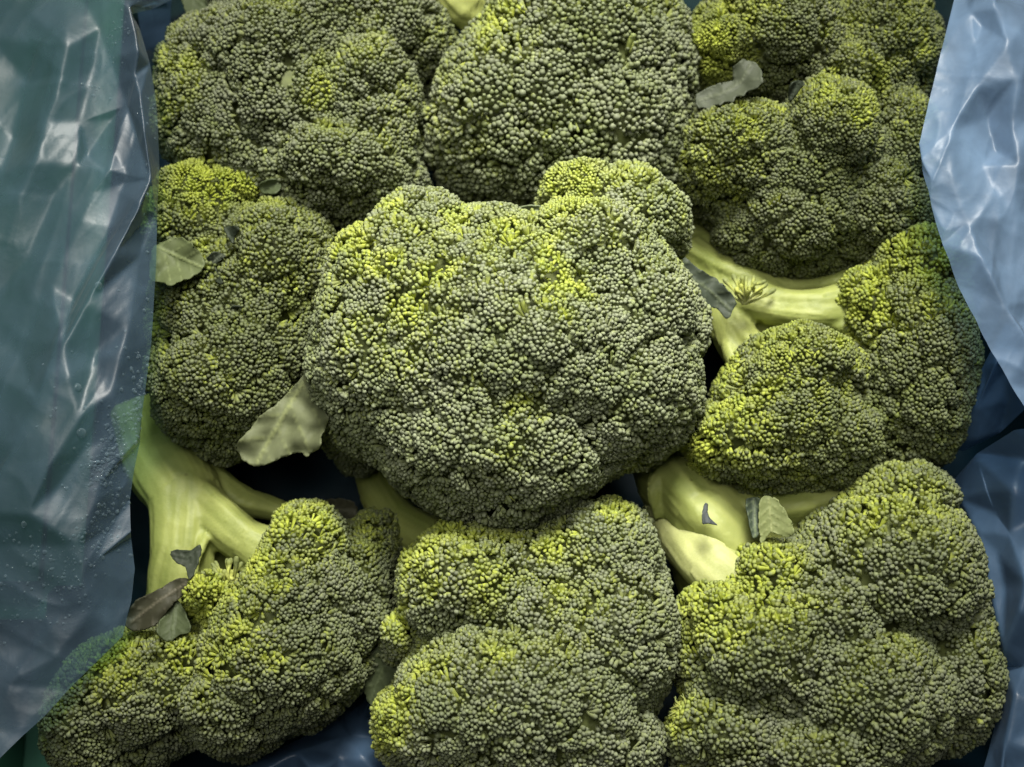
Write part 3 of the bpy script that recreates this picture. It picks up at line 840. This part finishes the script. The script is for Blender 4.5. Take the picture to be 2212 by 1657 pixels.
stalk(hG, [([(320, 900, 30), (350, 1000, 46), (400, 1080, 56), (395, 1200, 60), (380, 1330, 52)], [74, 80, 76, 66, 70]),
           ([(390, 1050, 54), (460, 1110, 62), (540, 1180, 66), (620, 1230, 66)], [62, 50, 46, 54]),
           ([(440, 1030, 48), (520, 1080, 46), (620, 1110, 42), (720, 1180, 42)], [40, 34, 24, 40]),
           ([(470, 1130, 44), (470, 1220, 46), (480, 1330, 50)], [34, 26, 30]),
           ([(380, 1330, 46), (420, 1420, 46), (520, 1450, 46)], [50, 46, 46]),
           ([(470, 1105, 58), (540, 1140, 66), (600, 1155, 70), (650, 1180, 70)], [26, 17, 15, 22]),
           ([(480, 1140, 58), (520, 1215, 64), (560, 1270, 70)], [24, 16, 20]),
           ([(455, 1110, 60), (436, 1180, 72), (420, 1240, 78), (440, 1310, 72)], [16, 10, 9, 12]),
           ([(400, 1180, 60), (420, 1270, 66), (460, 1340, 66)], [26, 18, 22])], seed=7)
stalk(hH, [([(800, 980, 26), (825, 1060, 34), (870, 1130, 46), (960, 1180, 60), (1060, 1260, 62)], [40, 42, 46, 50, 56])], seed=8)
stalk(hI, [([(1400, 940, 40), (1450, 1030, 56), (1530, 1120, 70), (1620, 1210, 70), (1720, 1320, 62)], [40, 78, 82, 64, 70]),
           ([(1500, 1060, 62), (1640, 1095, 74), (1760, 1085, 76), (1880, 1060, 72), (1960, 1110, 62)], [40, 40, 34, 28, 40]),
           ([(1420, 1040, 44), (1470, 1160, 44), (1520, 1290, 40)], [46, 44, 44]),
           ([(1580, 1130, 68), (1680, 1160, 66), (1780, 1200, 62)], [60, 50, 60]),
           ([(1760, 1082, 76), (1840, 1090, 82), (1910, 1120, 82)], [20, 14, 18]),
           ([(1630, 1140, 70), (1670, 1190, 80), (1700, 1250, 84)], [22, 15, 18]),
           ([(1440, 1010, 68), (1410, 1060, 72), (1420, 1120, 66)], [20, 16, 14])], seed=9)
stalk(hI, [([(1440, 1100, 48), (1490, 1168, 68), (1545, 1230, 79), (1612, 1288, 80), (1685, 1350, 70)], [58, 58, 57, 56, 58])], name='side_branch', mat=M_CUT, seed=19, bump=.0008, smooth_it=5)
hI.children[-1]['label'] = 'pale cut side branch of the stalk'

# ------------------------------------------------------------------ small tufts and leaves
fan(hD, (1608, 655, 90), ring_tips((1608, 655, 90), 25, 140, 30, 76, 22, (-4, 8), 1), 2.2, bend=5, seed=1)
fan(hD, (1622, 840, 94), ring_tips((1622, 840, 94), 120, 225, 30, 58, 34, (-4, 8), 2), 2.0, bend=7, seed=2)
fan(hH, (1082, 1152, 102), ring_tips((1082, 1152, 102), 10, 170, 14, 40, 40, (-2, 5), 3), 3.0, bend=6, seed=3)
fan(hI, (1905, 1070, 88), ring_tips((1905, 1070, 88), 60, 190, 30, 62, 22, (0, 8), 4), 2.6, bend=10, seed=4)
fan(hG, (500, 1280, 88), ring_tips((500, 1280, 88), 70, 200, 30, 80, 44, (0, 10), 5), 2.2, bend=4, seed=5)
fan(hF, (810, 535, 116), ring_tips((810, 535, 116), 90, 200, 25, 72, 34, (-2, 6), 6), 2.0, bend=5, seed=6)
fan(hI, (1490, 1540, 92), ring_tips((1490, 1540, 92), 110, 230, 20, 48, 30, (-6, 4), 7), 1.8, bend=8, knob=False, seed=7)

GRN, DRK, PALE, BRN = (.070, .090, .040), (.034, .044, .027), (.150, .168, .085), (.046, .046, .026)
leaf(hF, [(668, 800), (640, 830), (604, 868), (562, 900), (543, 926), (515, 955), (516, 975), (530, 995), (560, 1006), (600, 992), (612, 986), (650, 976), (660, 985), (690, 965), (694, 940), (708, 910), (700, 880), (684, 850), (678, 825)],
     [(672, 800), (630, 868), (590, 935), (555, 1000)], 104, 92, 7, PALE, (.26, .29, .125), 4, 1, label='large pale leaf with a pointed foot')
leaf(hE, [(330, 538), (345, 528), (375, 515), (400, 518), (420, 535), (440, 560), (438, 578), (420, 595), (386, 608), (370, 616), (345, 608), (325, 600)],
     [(325, 528), (380, 552), (442, 580)], 108, 112, 5, (.115, .14, .058), (.22, .26, .11), 4, 2, label='broad green leaf under the plastic edge')
leaf(hE, [(438, 574), (450, 553), (470, 545), (484, 556), (466, 572), (471, 590), (480, 612), (455, 602), (443, 590)], [(440, 580), (460, 568), (478, 552)], 106, 110, 4, DRK, (.12, .14, .09), 3, 3)
leaf(hE, [(560, 402), (575, 390), (598, 388), (606, 402), (598, 416), (572, 418)], [(560, 410), (604, 400)], 99, 103, 3, GRN, seed=4)
leaf(hE, [(485, 494), (508, 489), (516, 496), (507, 512), (503, 526), (492, 510)], [(487, 494), (503, 524)], 110, 112, 5, DRK, seed=5)
leaf(hE, [(493, 678), (503, 662), (520, 663), (536, 682), (516, 676), (500, 686)], [(495, 680), (532, 680)], 106, 107, 5, DRK, seed=6)
leaf(hA, [(392, -10), (400, 20), (420, 38), (445, 48), (470, 45), (490, 20), (500, -20), (400, -30)], [(400, -20), (440, 15), (470, 50)], 80, 84, 4, GRN, seed=7, label='dull leaf at the top edge')
leaf(hC, [(1582, 146), (1604, 129), (1634, 138), (1645, 158), (1647, 178), (1634, 191), (1612, 198), (1604, 207), (1590, 209), (1582, 220), (1566, 218), (1556, 228), (1544, 225), (1534, 237), (1522, 231), (1510, 234), (1506, 220), (1503, 205), (1522, 194), (1540, 185), (1562, 179), (1584, 176)],
     [(1512, 216), (1560, 203), (1600, 180), (1622, 140)], 108, 114, 5, (.062, .073, .046), (.10, .115, .07), 3, 8, label='torn grey-green leaf between the florets', torn=True, roll=3)
leaf(hC, [(1704, 216), (1706, 188), (1720, 175), (1736, 180), (1726, 195), (1712, 214)], [(1706, 214), (1725, 178)], 112, 116, 5, DRK, seed=9)
leaf(hD, [(1478, 560), (1505, 578), (1545, 603), (1570, 625), (1588, 650), (1582, 672), (1568, 688), (1550, 668), (1520, 656), (1495, 642), (1470, 620)],
     [(1470, 585), (1530, 625), (1580, 672)], 108, 102, 3, (.045, .058, .038), (.09, .11, .06), 3, 10, label='dark leaf over the pale stalk')
leaf(hG, [(275, 1335), (290, 1302), (320, 1285), (350, 1270), (375, 1254), (400, 1250), (412, 1266), (392, 1288), (372, 1305), (352, 1330), (330, 1352), (290, 1362), (274, 1352)],
     [(405, 1258), (340, 1300), (282, 1345)], 92, 88, 4, BRN, (.13, .12, .08), 4, 11, label='withered brown leaf on the stalk')
leaf(hG, [(372, 1305), (385, 1300), (402, 1330), (410, 1362), (385, 1372), (365, 1385), (342, 1370), (345, 1345)], [(380, 1300), (372, 1380)], 88, 90, 3, GRN, seed=12)
leaf(hG, [(370, 1195), (385, 1188), (410, 1190), (432, 1178), (430, 1205), (420, 1235), (408, 1250), (400, 1225), (378, 1212)], [(432, 1180), (405, 1205), (375, 1200)], 94, 92, 4, DRK, seed=13)
leaf(hG, [(690, 1088), (730, 1078), (765, 1088), (770, 1120), (735, 1118), (700, 1112)], [(690, 1098), (768, 1105)], 52, 56, 3, BRN, seed=14)
leaf(hH, [(788, 1490), (798, 1425), (830, 1388), (885, 1400), (880, 1440), (845, 1470), (815, 1526), (800, 1520)], [(885, 1410), (830, 1440), (800, 1515)], 66, 58, 4, GRN, seed=15, label='drooping dark leaf in the gap')
leaf(hF, [(1112, 456), (1130, 446), (1165, 445), (1173, 455), (1160, 471), (1130, 473)], [(1114, 460), (1170, 454)], 122, 126, 3, (.15, .18, .10), seed=16)
leaf(hI, [(1613, 1082), (1640, 1078), (1643, 1120), (1640, 1150), (1628, 1162), (1618, 1125)], [(1628, 1080), (1632, 1160)], 92, 94, 2, (.05, .07, .045), (.16, .2, .1), seed=17)
leaf(hI, [(1642, 1085), (1665, 1074), (1690, 1095), (1715, 1145), (1700, 1160), (1665, 1150), (1644, 1172)], [(1660, 1076), (1668, 1160)], 96, 94, 3, (.19, .22, .085), (.30, .33, .14), seed=18)
leaf(hI, [(1520, 1092), (1528, 1090), (1530, 1115), (1548, 1133), (1530, 1130), (1518, 1128)], [(1524, 1092), (1530, 1128)], 95, 97, 2, (.05, .06, .06), seed=19)

# ------------------------------------------------------------------ plastic bag
def film(name, boundary, points, creases, mat, parent, jitter=1.5, spacing=45, seed=0, zfun=None, levels=3, smooth_it=2, fine=.25):
    """crumpled sheet: facets between fold points. boundary / points: (px, py, z); creases: lists of (px, py, z)"""
    rs = np.random.default_rng(seed)
    B = [tuple(b) for b in boundary]
    bpts = []
    for i in range(len(B)):
        a, b = np.array(B[i], float), np.array(B[(i + 1) % len(B)], float)
        m = max(1, int(np.hypot(*(b - a)[:2]) / spacing))
        for j in range(m): bpts.append(a + (b - a) * j / m)
    P3 = [np.array(b) for b in bpts]
    E = [(i, (i + 1) % len(bpts)) for i in range(len(bpts))]
    for cr in creases:
        last = None
        for q in cr:
            P3.append(np.array(q, float))
            if last is not None: E.append((last, len(P3) - 1))
            last = len(P3) - 1
    for q in points: P3.append(np.array(q, float))
    fixed = np.array(P3)
    lo, hi = fixed[:, :2].min(0), fixed[:, :2].max(0)
    n_try = int((hi - lo).prod() / spacing ** 2 * 3)
    acc = [f for f in fixed]
    for _ in range(n_try):
        q = lo + rs.random(2) * (hi - lo)
        A = np.array(acc)
        d = np.hypot(*(A[:, :2] - q).T)
        if d.min() < spacing * .62: continue
        w = 1 / (np.hypot(*(fixed[:, :2] - q).T) ** 2.2 + 30)
        z = (w * fixed[:, 2]).sum() / w.sum() + rs.normal() * jitter
        acc.append(np.array((q[0], q[1], z)))
    A = np.array(acc)
    v2, e2, f2, ov, _, _ = delaunay_2d_cdt([Vector(a[:2]) for a in A], E, [list(range(len(bpts)))], 1, 1e-4)
    V = []
    for q, o in zip(v2, ov):
        if o: z = A[o[0]][2]
        else:
            w = 1 / (np.hypot(*(fixed[:, :2] - np.array(q)).T) ** 2 + 1); z = (w * fixed[:, 2]).sum() / w.sum()
        V.append(P(q[0], q[1], z))
    bm = bmesh.new()
    vs = [bm.verts.new(v) for v in V]
    for f in f2:
        try: bm.faces.new([vs[i] for i in f])
        except ValueError: pass
    bmesh.ops.delete(bm, geom=[v for v in bm.verts if not v.link_faces], context='VERTS')
    for _ in range(levels):
        bmesh.ops.subdivide_edges(bm, edges=bm.edges, cuts=1, use_grid_fill=True)
    bmesh.ops.triangulate(bm, faces=bm.faces)
    bound = {v for e in bm.edges if e.is_boundary for v in e.verts}
    inn = [v for v in bm.verts if v not in bound]
    for _ in range(smooth_it):
        bmesh.ops.smooth_vert(bm, verts=inn, factor=.5, use_axis_x=True, use_axis_y=True, use_axis_z=True)
    for v in bm.verts:
        c = v.co
        a_ = c.x * .90 - c.y * .43; b_ = c.x * .43 + c.y * .90       # wrinkles run along the folds
        r1 = (1 - abs(noise.noise(Vector((a_ * 55, b_ * 12, seed))))) ** 5
        r2 = (1 - abs(noise.noise(Vector((a_ * 28 + 4, b_ * 60, seed + 3))))) ** 6
        r3 = (1 - abs(noise.noise(Vector((a_ * 150 + 9, b_ * 50, seed + 7))))) ** 4
        v.co.z += (r1 * 3.0 + r2 * 1.6 + r3 * .9) * fine * .001
    bmesh.ops.recalc_face_normals(bm, faces=bm.faces)
    me = bpy.data.meshes.new(name); bm.to_mesh(me); bm.free()
    o = link(name, me, mat, parent)
    return o

bag = empty('plastic_bag', None, 'crumpled translucent blue plastic bag lining the crate around the broccoli', 'plastic bag')

left_edge = [(380, -40, 96), (372, 2, 100), (330, 20, 116), (286, 32, 126), (302, 62, 126), (325, 140, 124), (338, 220, 122), (343, 300, 121), (345, 370, 120), (340, 480, 120), (338, 560, 120), (333, 650, 120), (328, 740, 120),
             (318, 820, 118), (308, 900, 116), (303, 960, 114), (291, 1020, 112), (281, 1080, 110), (283, 1160, 106), (292, 1230, 102), (285, 1300, 100), (265, 1375, 100), (210, 1430, 100), (150, 1490, 100), (100, 1545, 100), (50, 1590, 100), (0, 1640, 100), (-90, 1720, 98)]
left_b = left_edge + [(-260, 1720, 70), (-260, 1200, 76), (-260, 700, 80), (-260, 200, 82), (-260, -120, 84), (60, -120, 104), (280, -120, 112)]
left_cr = [
    [(281, 12, 136), (292, 60, 136), (299, 110, 137), (292, 165, 132), (303, 210, 136), (312, 280, 136), (327, 388, 134)],
    [(327, 388, 134), (302, 450, 136), (250, 545, 138), (190, 650, 137), (135, 750, 136), (80, 860, 132), (35, 960, 128), (-40, 1100, 120)],
    [(281, 12, 136), (215, 55, 130), (146, 98, 136), (133, 160, 134), (122, 205, 133), (98, 265, 130), (78, 350, 133), (46, 422, 128), (15, 535, 122), (-60, 700, 112)],
    [(146, 98, 136), (60, 20, 124), (-40, -60, 115)],
    [(78, 350, 133), (0, 378, 122), (-120, 410, 112)],
    [(78, 350, 133), (170, 360, 127), (240, 370, 130), (327, 388, 134)],
    [(46, 422, 128), (120, 424, 124), (200, 420, 128), (250, 330, 128), (275, 225, 127)],
    [(122, 205, 133), (175, 265, 126), (275, 225, 131)],
    [(275, 225, 131), (245, 260, 124), (190, 340, 122)],
    [(295, 290, 128), (270, 400, 126), (230, 520, 126), (160, 650, 124)],
    [(300, 560, 126), (280, 700, 130), (240, 850, 130), (190, 960, 126), (120, 1060, 122)],
    [(240, 850, 130), (170, 900, 133), (110, 1000, 130), (60, 1110, 124)],
    [(300, 950, 118), (220, 1040, 122), (190, 1130, 120), (170, 1180, 119), (60, 1260, 112), (-50, 1330, 104)],
    [(283, 1150, 110), (210, 1210, 114), (190, 1320, 110), (120, 1420, 107)],
]
left_pts = [(60, 180, 120), (30, 300, 116), (200, 150, 127), (240, 130, 128), (180, 480, 128), (60, 560, 120), (110, 620, 124), (40, 760, 118), (320, 470, 122), (315, 640, 124), (230, 1150, 112), (60, 1400, 104), (20, 1180, 114)]
flapL = film('folded_flap', left_b, left_pts, left_cr, M_FILM_L, bag, .3, 110, 1, levels=4, smooth_it=5, fine=.28)
flapL['label'] = 'clear blue flap with water drops at the left'

right_b = [(2080, -60, 120), (2060, 0, 126), (2030, 120, 132), (2006, 220, 136), (1985, 312, 138), (1992, 370, 138), (2010, 440, 137), (2035, 530, 136), (2070, 620, 134), (2100, 685, 133), (2140, 760, 132), (2180, 830, 131), (2215, 885, 130), (2330, 1060, 124),
           (2480, 1060, 90), (2480, 500, 96), (2480, -60, 96)]
right_cr = [
    [(2140, -60, 134), (2150, 20, 140), (2176, 95, 148), (2110, 190, 142), (2050, 285, 142), (1990, 345, 140)],
    [(2176, 95, 148), (2230, 40, 138), (2300, -20, 130)],
    [(2176, 95, 148), (2195, 170, 146), (2185, 270, 140), (2200, 360, 142), (2190, 470, 138), (2230, 600, 134)],
    [(2110, 190, 140), (2130, 260, 134), (2120, 360, 138), (2060, 400, 142), (2010, 385, 140)],
    [(2060, 400, 142), (2090, 480, 140), (2120, 560, 143), (2170, 660, 140), (2230, 760, 136)],
    [(2040, 500, 138), (2090, 480, 142), (2160, 430, 138), (2200, 360, 143)],
    [(2090, 30, 132), (2100, 110, 137), (2060, 210, 138)],
]
flapR = film('folded_flap', right_b, [(2120, 60, 134), (2150, 330, 134), (2150, 560, 136), (2200, 700, 134)], right_cr, M_FILM_R, bag, .7, 90, 2, levels=4, smooth_it=5, fine=.38)
flapR['label'] = 'milky blue flap at the right'

strip_b = [(2170, 700, 92), (2118, 800, 86), (2080, 870, 80), (2020, 965, 66), (2080, 975, 62), (2160, 935, 74), (2260, 840, 100), (2270, 740, 104)]
film('inner_fold', strip_b, [], [[(2150, 780, 95), (2110, 880, 84), (2050, 955, 70)]], M_FILM_I, bag, .8, 50, 3)
side_b = [(2050, 1048, 62), (2072, 1105, 64), (2092, 1160, 66), (2120, 1280, 72), (2148, 1390, 78), (2170, 1440, 80), (2158, 1530, 78), (2112, 1700, 74), (2380, 1700, 112), (2380, 900, 118), (2190, 930, 100), (2110, 980, 78)]
film('inner_fold', side_b, [(2150, 1150, 88), (2200, 1320, 104)],
     [[(2075, 1080, 70), (2110, 1150, 82), (2130, 1250, 84), (2165, 1400, 92), (2172, 1436, 84)], [(2110, 990, 82), (2150, 1110, 84), (2210, 1190, 98), (2300, 1230, 110)],
      [(2190, 1060, 100), (2180, 1160, 92), (2215, 1260, 106)], [(2190, 1500, 96), (2170, 1600, 92), (2160, 1700, 90)], [(2075, 1080, 70), (2130, 1060, 86), (2190, 1060, 100)]], M_FILM_I, bag, 1.0, 60, 4)

# liner: floor and walls of the bag inside the crate
def liner_z(px, py):
    s = lambda a, b, x: max(0.0, min(1.0, (x - a) / (b - a))) ** 2 * (3 - 2 * max(0.0, min(1.0, (x - a) / (b - a))))
    z = 4.0
    z = max(z, 90 * s(170, 20, px), 96 * s(2090, 2300, px), 60 * s(-20, -220, py))
    z = max(z, 40 * s(1480, 1640, py) * s(480, 640, px) * s(900, 780, px), 46 * s(1520, 1660, py) * s(1340, 1390, px) * s(1480, 1430, px))
    z = max(z, 70 * s(1640, 1800, py))
    return z
lb = [(x, -220, liner_z(x, -220)) for x in range(150, 2400, 150)] + [(2380, y, liner_z(2380, y)) for y in range(-220, 1800, 150)] + \
     [(x, 1800, liner_z(x, 1800)) for x in range(2350, 100, -150)] + [(130, y, liner_z(130, y)) for y in range(1800, -220, -150)]
lrs = np.random.default_rng(5)
lp = []
for i in range(26):
    for j in range(22):
        x, yv = 170 + i * 86 + lrs.uniform(-34, 34), -190 + j * 92 + lrs.uniform(-34, 34)
        if 140 < x < 2370 and -210 < yv < 1790:
            zz = liner_z(x, yv)
            lp.append((x, yv, zz + abs(lrs.normal()) * (3 if zz < 10 else 5)))
film('liner', lb, lp, [], M_LINER_SHADED, bag, .5, 400, 6, levels=2, smooth_it=1)
film('inner_fold', [(470, 1700, 50), (560, 1640, 46), (660, 1590, 40), (740, 1530, 30), (800, 1500, 24), (850, 1540, 26), (850, 1700, 46)], [(700, 1660, 58)],
     [[(520, 1690, 56), (640, 1625, 56), (740, 1590, 44), (830, 1600, 40)], [(640, 1625, 56), (700, 1700, 62)], [(720, 1540, 38), (790, 1640, 52), (830, 1690, 50)]], M_FILM_I, bag, .8, 60, 8)
film('inner_fold', [(1370, 1700, 50), (1376, 1620, 44), (1410, 1590, 36), (1450, 1620, 42), (1460, 1700, 48)], [(1412, 1640, 52)], [], M_FILM_I, bag, .8, 40, 9)
film('inner_fold', [(296, 20, 90), (372, -10, 80), (368, 60, 60), (350, 110, 40), (310, 110, 50)], [], [[(330, 10, 88), (335, 100, 46)]], M_FILM_I, bag, 1, 30, 7, levels=2)

# water on the left flap
def bvh_of(o):
    me = o.data
    v = [x.co.copy() for x in me.vertices]
    return BVHTree.FromPolygons(v, [tuple(p.vertices) for p in me.polygons])

bvhL, bvhR = bvh_of(flapL), bvh_of(flapR)

def drop_mesh(n, rings, flat, seed=0):
    V, F = [(0, 0, flat)], []
    for i in range(1, rings + 1):
        a = math.pi * .56 * i / rings
        for k in range(n):
            b = 2 * math.pi * k / n
            V.append((math.sin(a) * math.cos(b), math.sin(a) * math.sin(b), math.cos(a) * flat))
    for k in range(n): F.append((0, 1 + k, 1 + (k + 1) % n))
    for i in range(rings - 1):
        for k in range(n):
            a, b = 1 + i * n + k, 1 + i * n + (k + 1) % n
            F += [(a, a + n, b + n), (a, b + n, b)]
    return np.array(V), np.array(F)

DV, DF = drop_mesh(14, 5, .6)
dm = tri_mesh('water_drop', DV, DF); dm.materials.append(M_WATER)
dm.polygons.foreach_set('use_smooth', np.ones(len(dm.polygons), bool))
BIG = [(212, 617, 14), (168, 837, 13), (176, 935, 15), (52, 1133, 11), (80, 922, 5), (110, 900, 6), (93, 788, 5), (155, 760, 4), (300, 770, 7), (322, 888, 6), (262, 842, 7), (271, 716, 5), (270, 752, 6), (277, 773, 6),
       (284, 800, 6), (219, 867, 5), (121, 883, 6), (184, 881, 7), (295, 884, 6), (342, 421, 7), (319, 420, 6), (351, 356, 6), (375, 268, 6), (367, 545, 6), (371, 647, 6), (365, 775, 8), (364, 790, 6), (340, 790, 5), (191, 960, 5), (96, 1035, 4), (297, 482, 4),
       (222, 1205, 6), (258, 1140, 6), (198, 1128, 5), (110, 1210, 5), (70, 1180, 5), (60, 1260, 5), (300, 1120, 6), (282, 1200, 6), (150, 1330, 5), (330, 235, 5), (335, 300, 5), (338, 262, 5)]
nb_ = 0
for (x, yv, r) in BIG:
    d = Vector(ray(x, yv)).normalized()
    hit, nn, _, _ = bvhL.ray_cast(Vector(CAMP), d)
    if hit is None: 
        x = min(x, 318); d = Vector(ray(x, yv)).normalized(); hit, nn, _, _ = bvhL.ray_cast(Vector(CAMP), d)
        if hit is None: continue
    if nn.dot(d) > 0: nn = -nn
    o = bpy.data.objects.new('water_drop', dm); COL.objects.link(o)
    o.parent = flapL
    s = r * .68 * mpp(125)
    o.matrix_local = Matrix.Translation(hit + nn * .00005) @ nn.to_track_quat('Z', 'Y').to_matrix().to_4x4() @ Matrix.Diagonal((s * random.uniform(.85, 1.1), s * random.uniform(.95, 1.3), s, 1))
MV, MF = drop_mesh(7, 3, .6)
VV, FF = [], []; bi = 0
crs = np.random.default_rng(9)
def mist(cx, cy, sx, sy, ang, n, r0, r1, bv):
    global bi
    a = R(ang)
    for _ in range(int(n * .6)):
        u, v = crs.normal() * sx, crs.normal() * sy
        x, yv = cx + u * math.cos(a) - v * math.sin(a), cy + u * math.sin(a) + v * math.cos(a)
        d = Vector(ray(x, yv)).normalized()
        hit, nn, _, _ = bv.ray_cast(Vector(CAMP), d)
        if hit is None: continue
        if nn.dot(d) > 0: nn = -nn
        s = (r0 + (r1 * 1.7 - r0) * crs.random() ** 3) * .5 * mpp(120)
        mt = nn.to_track_quat('Z', 'Y').to_matrix()
        VV.append(np.array([mt @ Vector(w * s) + hit + nn * .00004 for w in MV]))
        FF.append(MF + bi); bi += len(MV)
mist(258, 930, 28, 45, 25, 420, 2.2, 6, bvhL)
mist(220, 1010, 34, 22, -35, 320, 2.2, 6, bvhL)
mist(160, 1190, 70, 40, -30, 360, 2.0, 5, bvhL)
mist(235, 1090, 30, 60, 20, 260, 2.0, 6, bvhL)
mist(120, 1290, 70, 35, -35, 240, 2.0, 4.5, bvhL)
mist(40, 1210, 30, 40, 0, 60, 3.0, 7, bvhL)
mist(262, 70, 12, 40, 25, 170, 2.0, 4, bvhL)
mist(205, 190, 14, 20, 10, 90, 2.0, 4.5, bvhL)
mist(325, 420, 14, 120, 0, 60, 2.5, 5, bvhL)
mist(300, 900, 8, 90, 0, 160, 3, 7, bvhL)
mist(200, 800, 90, 150, 0, 60, 2.0, 4, bvhL)
me = tri_mesh('condensation', np.concatenate(VV), np.concatenate(FF))
co = link('condensation', me, M_WATER, flapL); co['kind'] = 'stuff'

# ------------------------------------------------------------------ crate under the bag and the ground
crate = empty('crate', None, 'dark green plastic crate showing dimly through the blue plastic', 'crate')
def box(name, lo, hi, mat, parent, bev=.003):
    bm = bmesh.new()
    bmesh.ops.create_cube(bm, size=1)
    for v in bm.verts:
        v.co = Vector([(lo[i] + hi[i]) / 2 + v.co[i] * (hi[i] - lo[i]) for i in range(3)])
    bmesh.ops.bevel(bm, geom=bm.edges, offset=bev, segments=5, affect='EDGES')
    me = bpy.data.meshes.new(name); bm.to_mesh(me); bm.free()
    return link(name, me, mat, parent, smooth=bev > .01)
xl, xr = P(70, 800, 60)[0], P(2330, 800, 60)[0]
yt, yb = P(1100, -240, 20)[1], P(1100, 1830, 20)[1]
box('base', (xl - .02, yb - .02, -.012), (xr + .02, yt + .02, -.004), M_CRATE, crate)
box('side_panel', (xl - .016, yb, -.003), (xl - .010, yt, .080), M_CRATE, crate)
box('side_panel', (xr + .010, yb, -.003), (xr + .016, yt, .080), M_CRATE, crate)
box('side_panel', (xl - .02, yt + .010, -.003), (xr + .02, yt + .016, .068), M_CRATE, crate)
box('side_panel', (xl - .02, yb - .016, -.003), (xr + .02, yb - .010, .055), M_CRATE, crate)
box('rim', (xl - .10, P(100, 1330, 85)[1], .056), (P(190, 800, 85)[0], yt, .086), M_CRATE, crate, .013)
box('rim', (xr + .008, yb, .081), (xr + .055, yt, .087), M_CRATE, crate)
gm = bpy.data.meshes.new('ground')
gm.from_pydata([(-3, -3, -.013), (3, -3, -.013), (3, 3, -.013), (-3, 3, -.013)], [], [(0, 1, 2, 3)])
g = link('ground', gm, M_GROUND); g['kind'] = 'structure'; g['label'] = 'dark ground under the crate'
print('tris', sum(len(o.data.polygons) for o in scene.objects if o.type == 'MESH'))
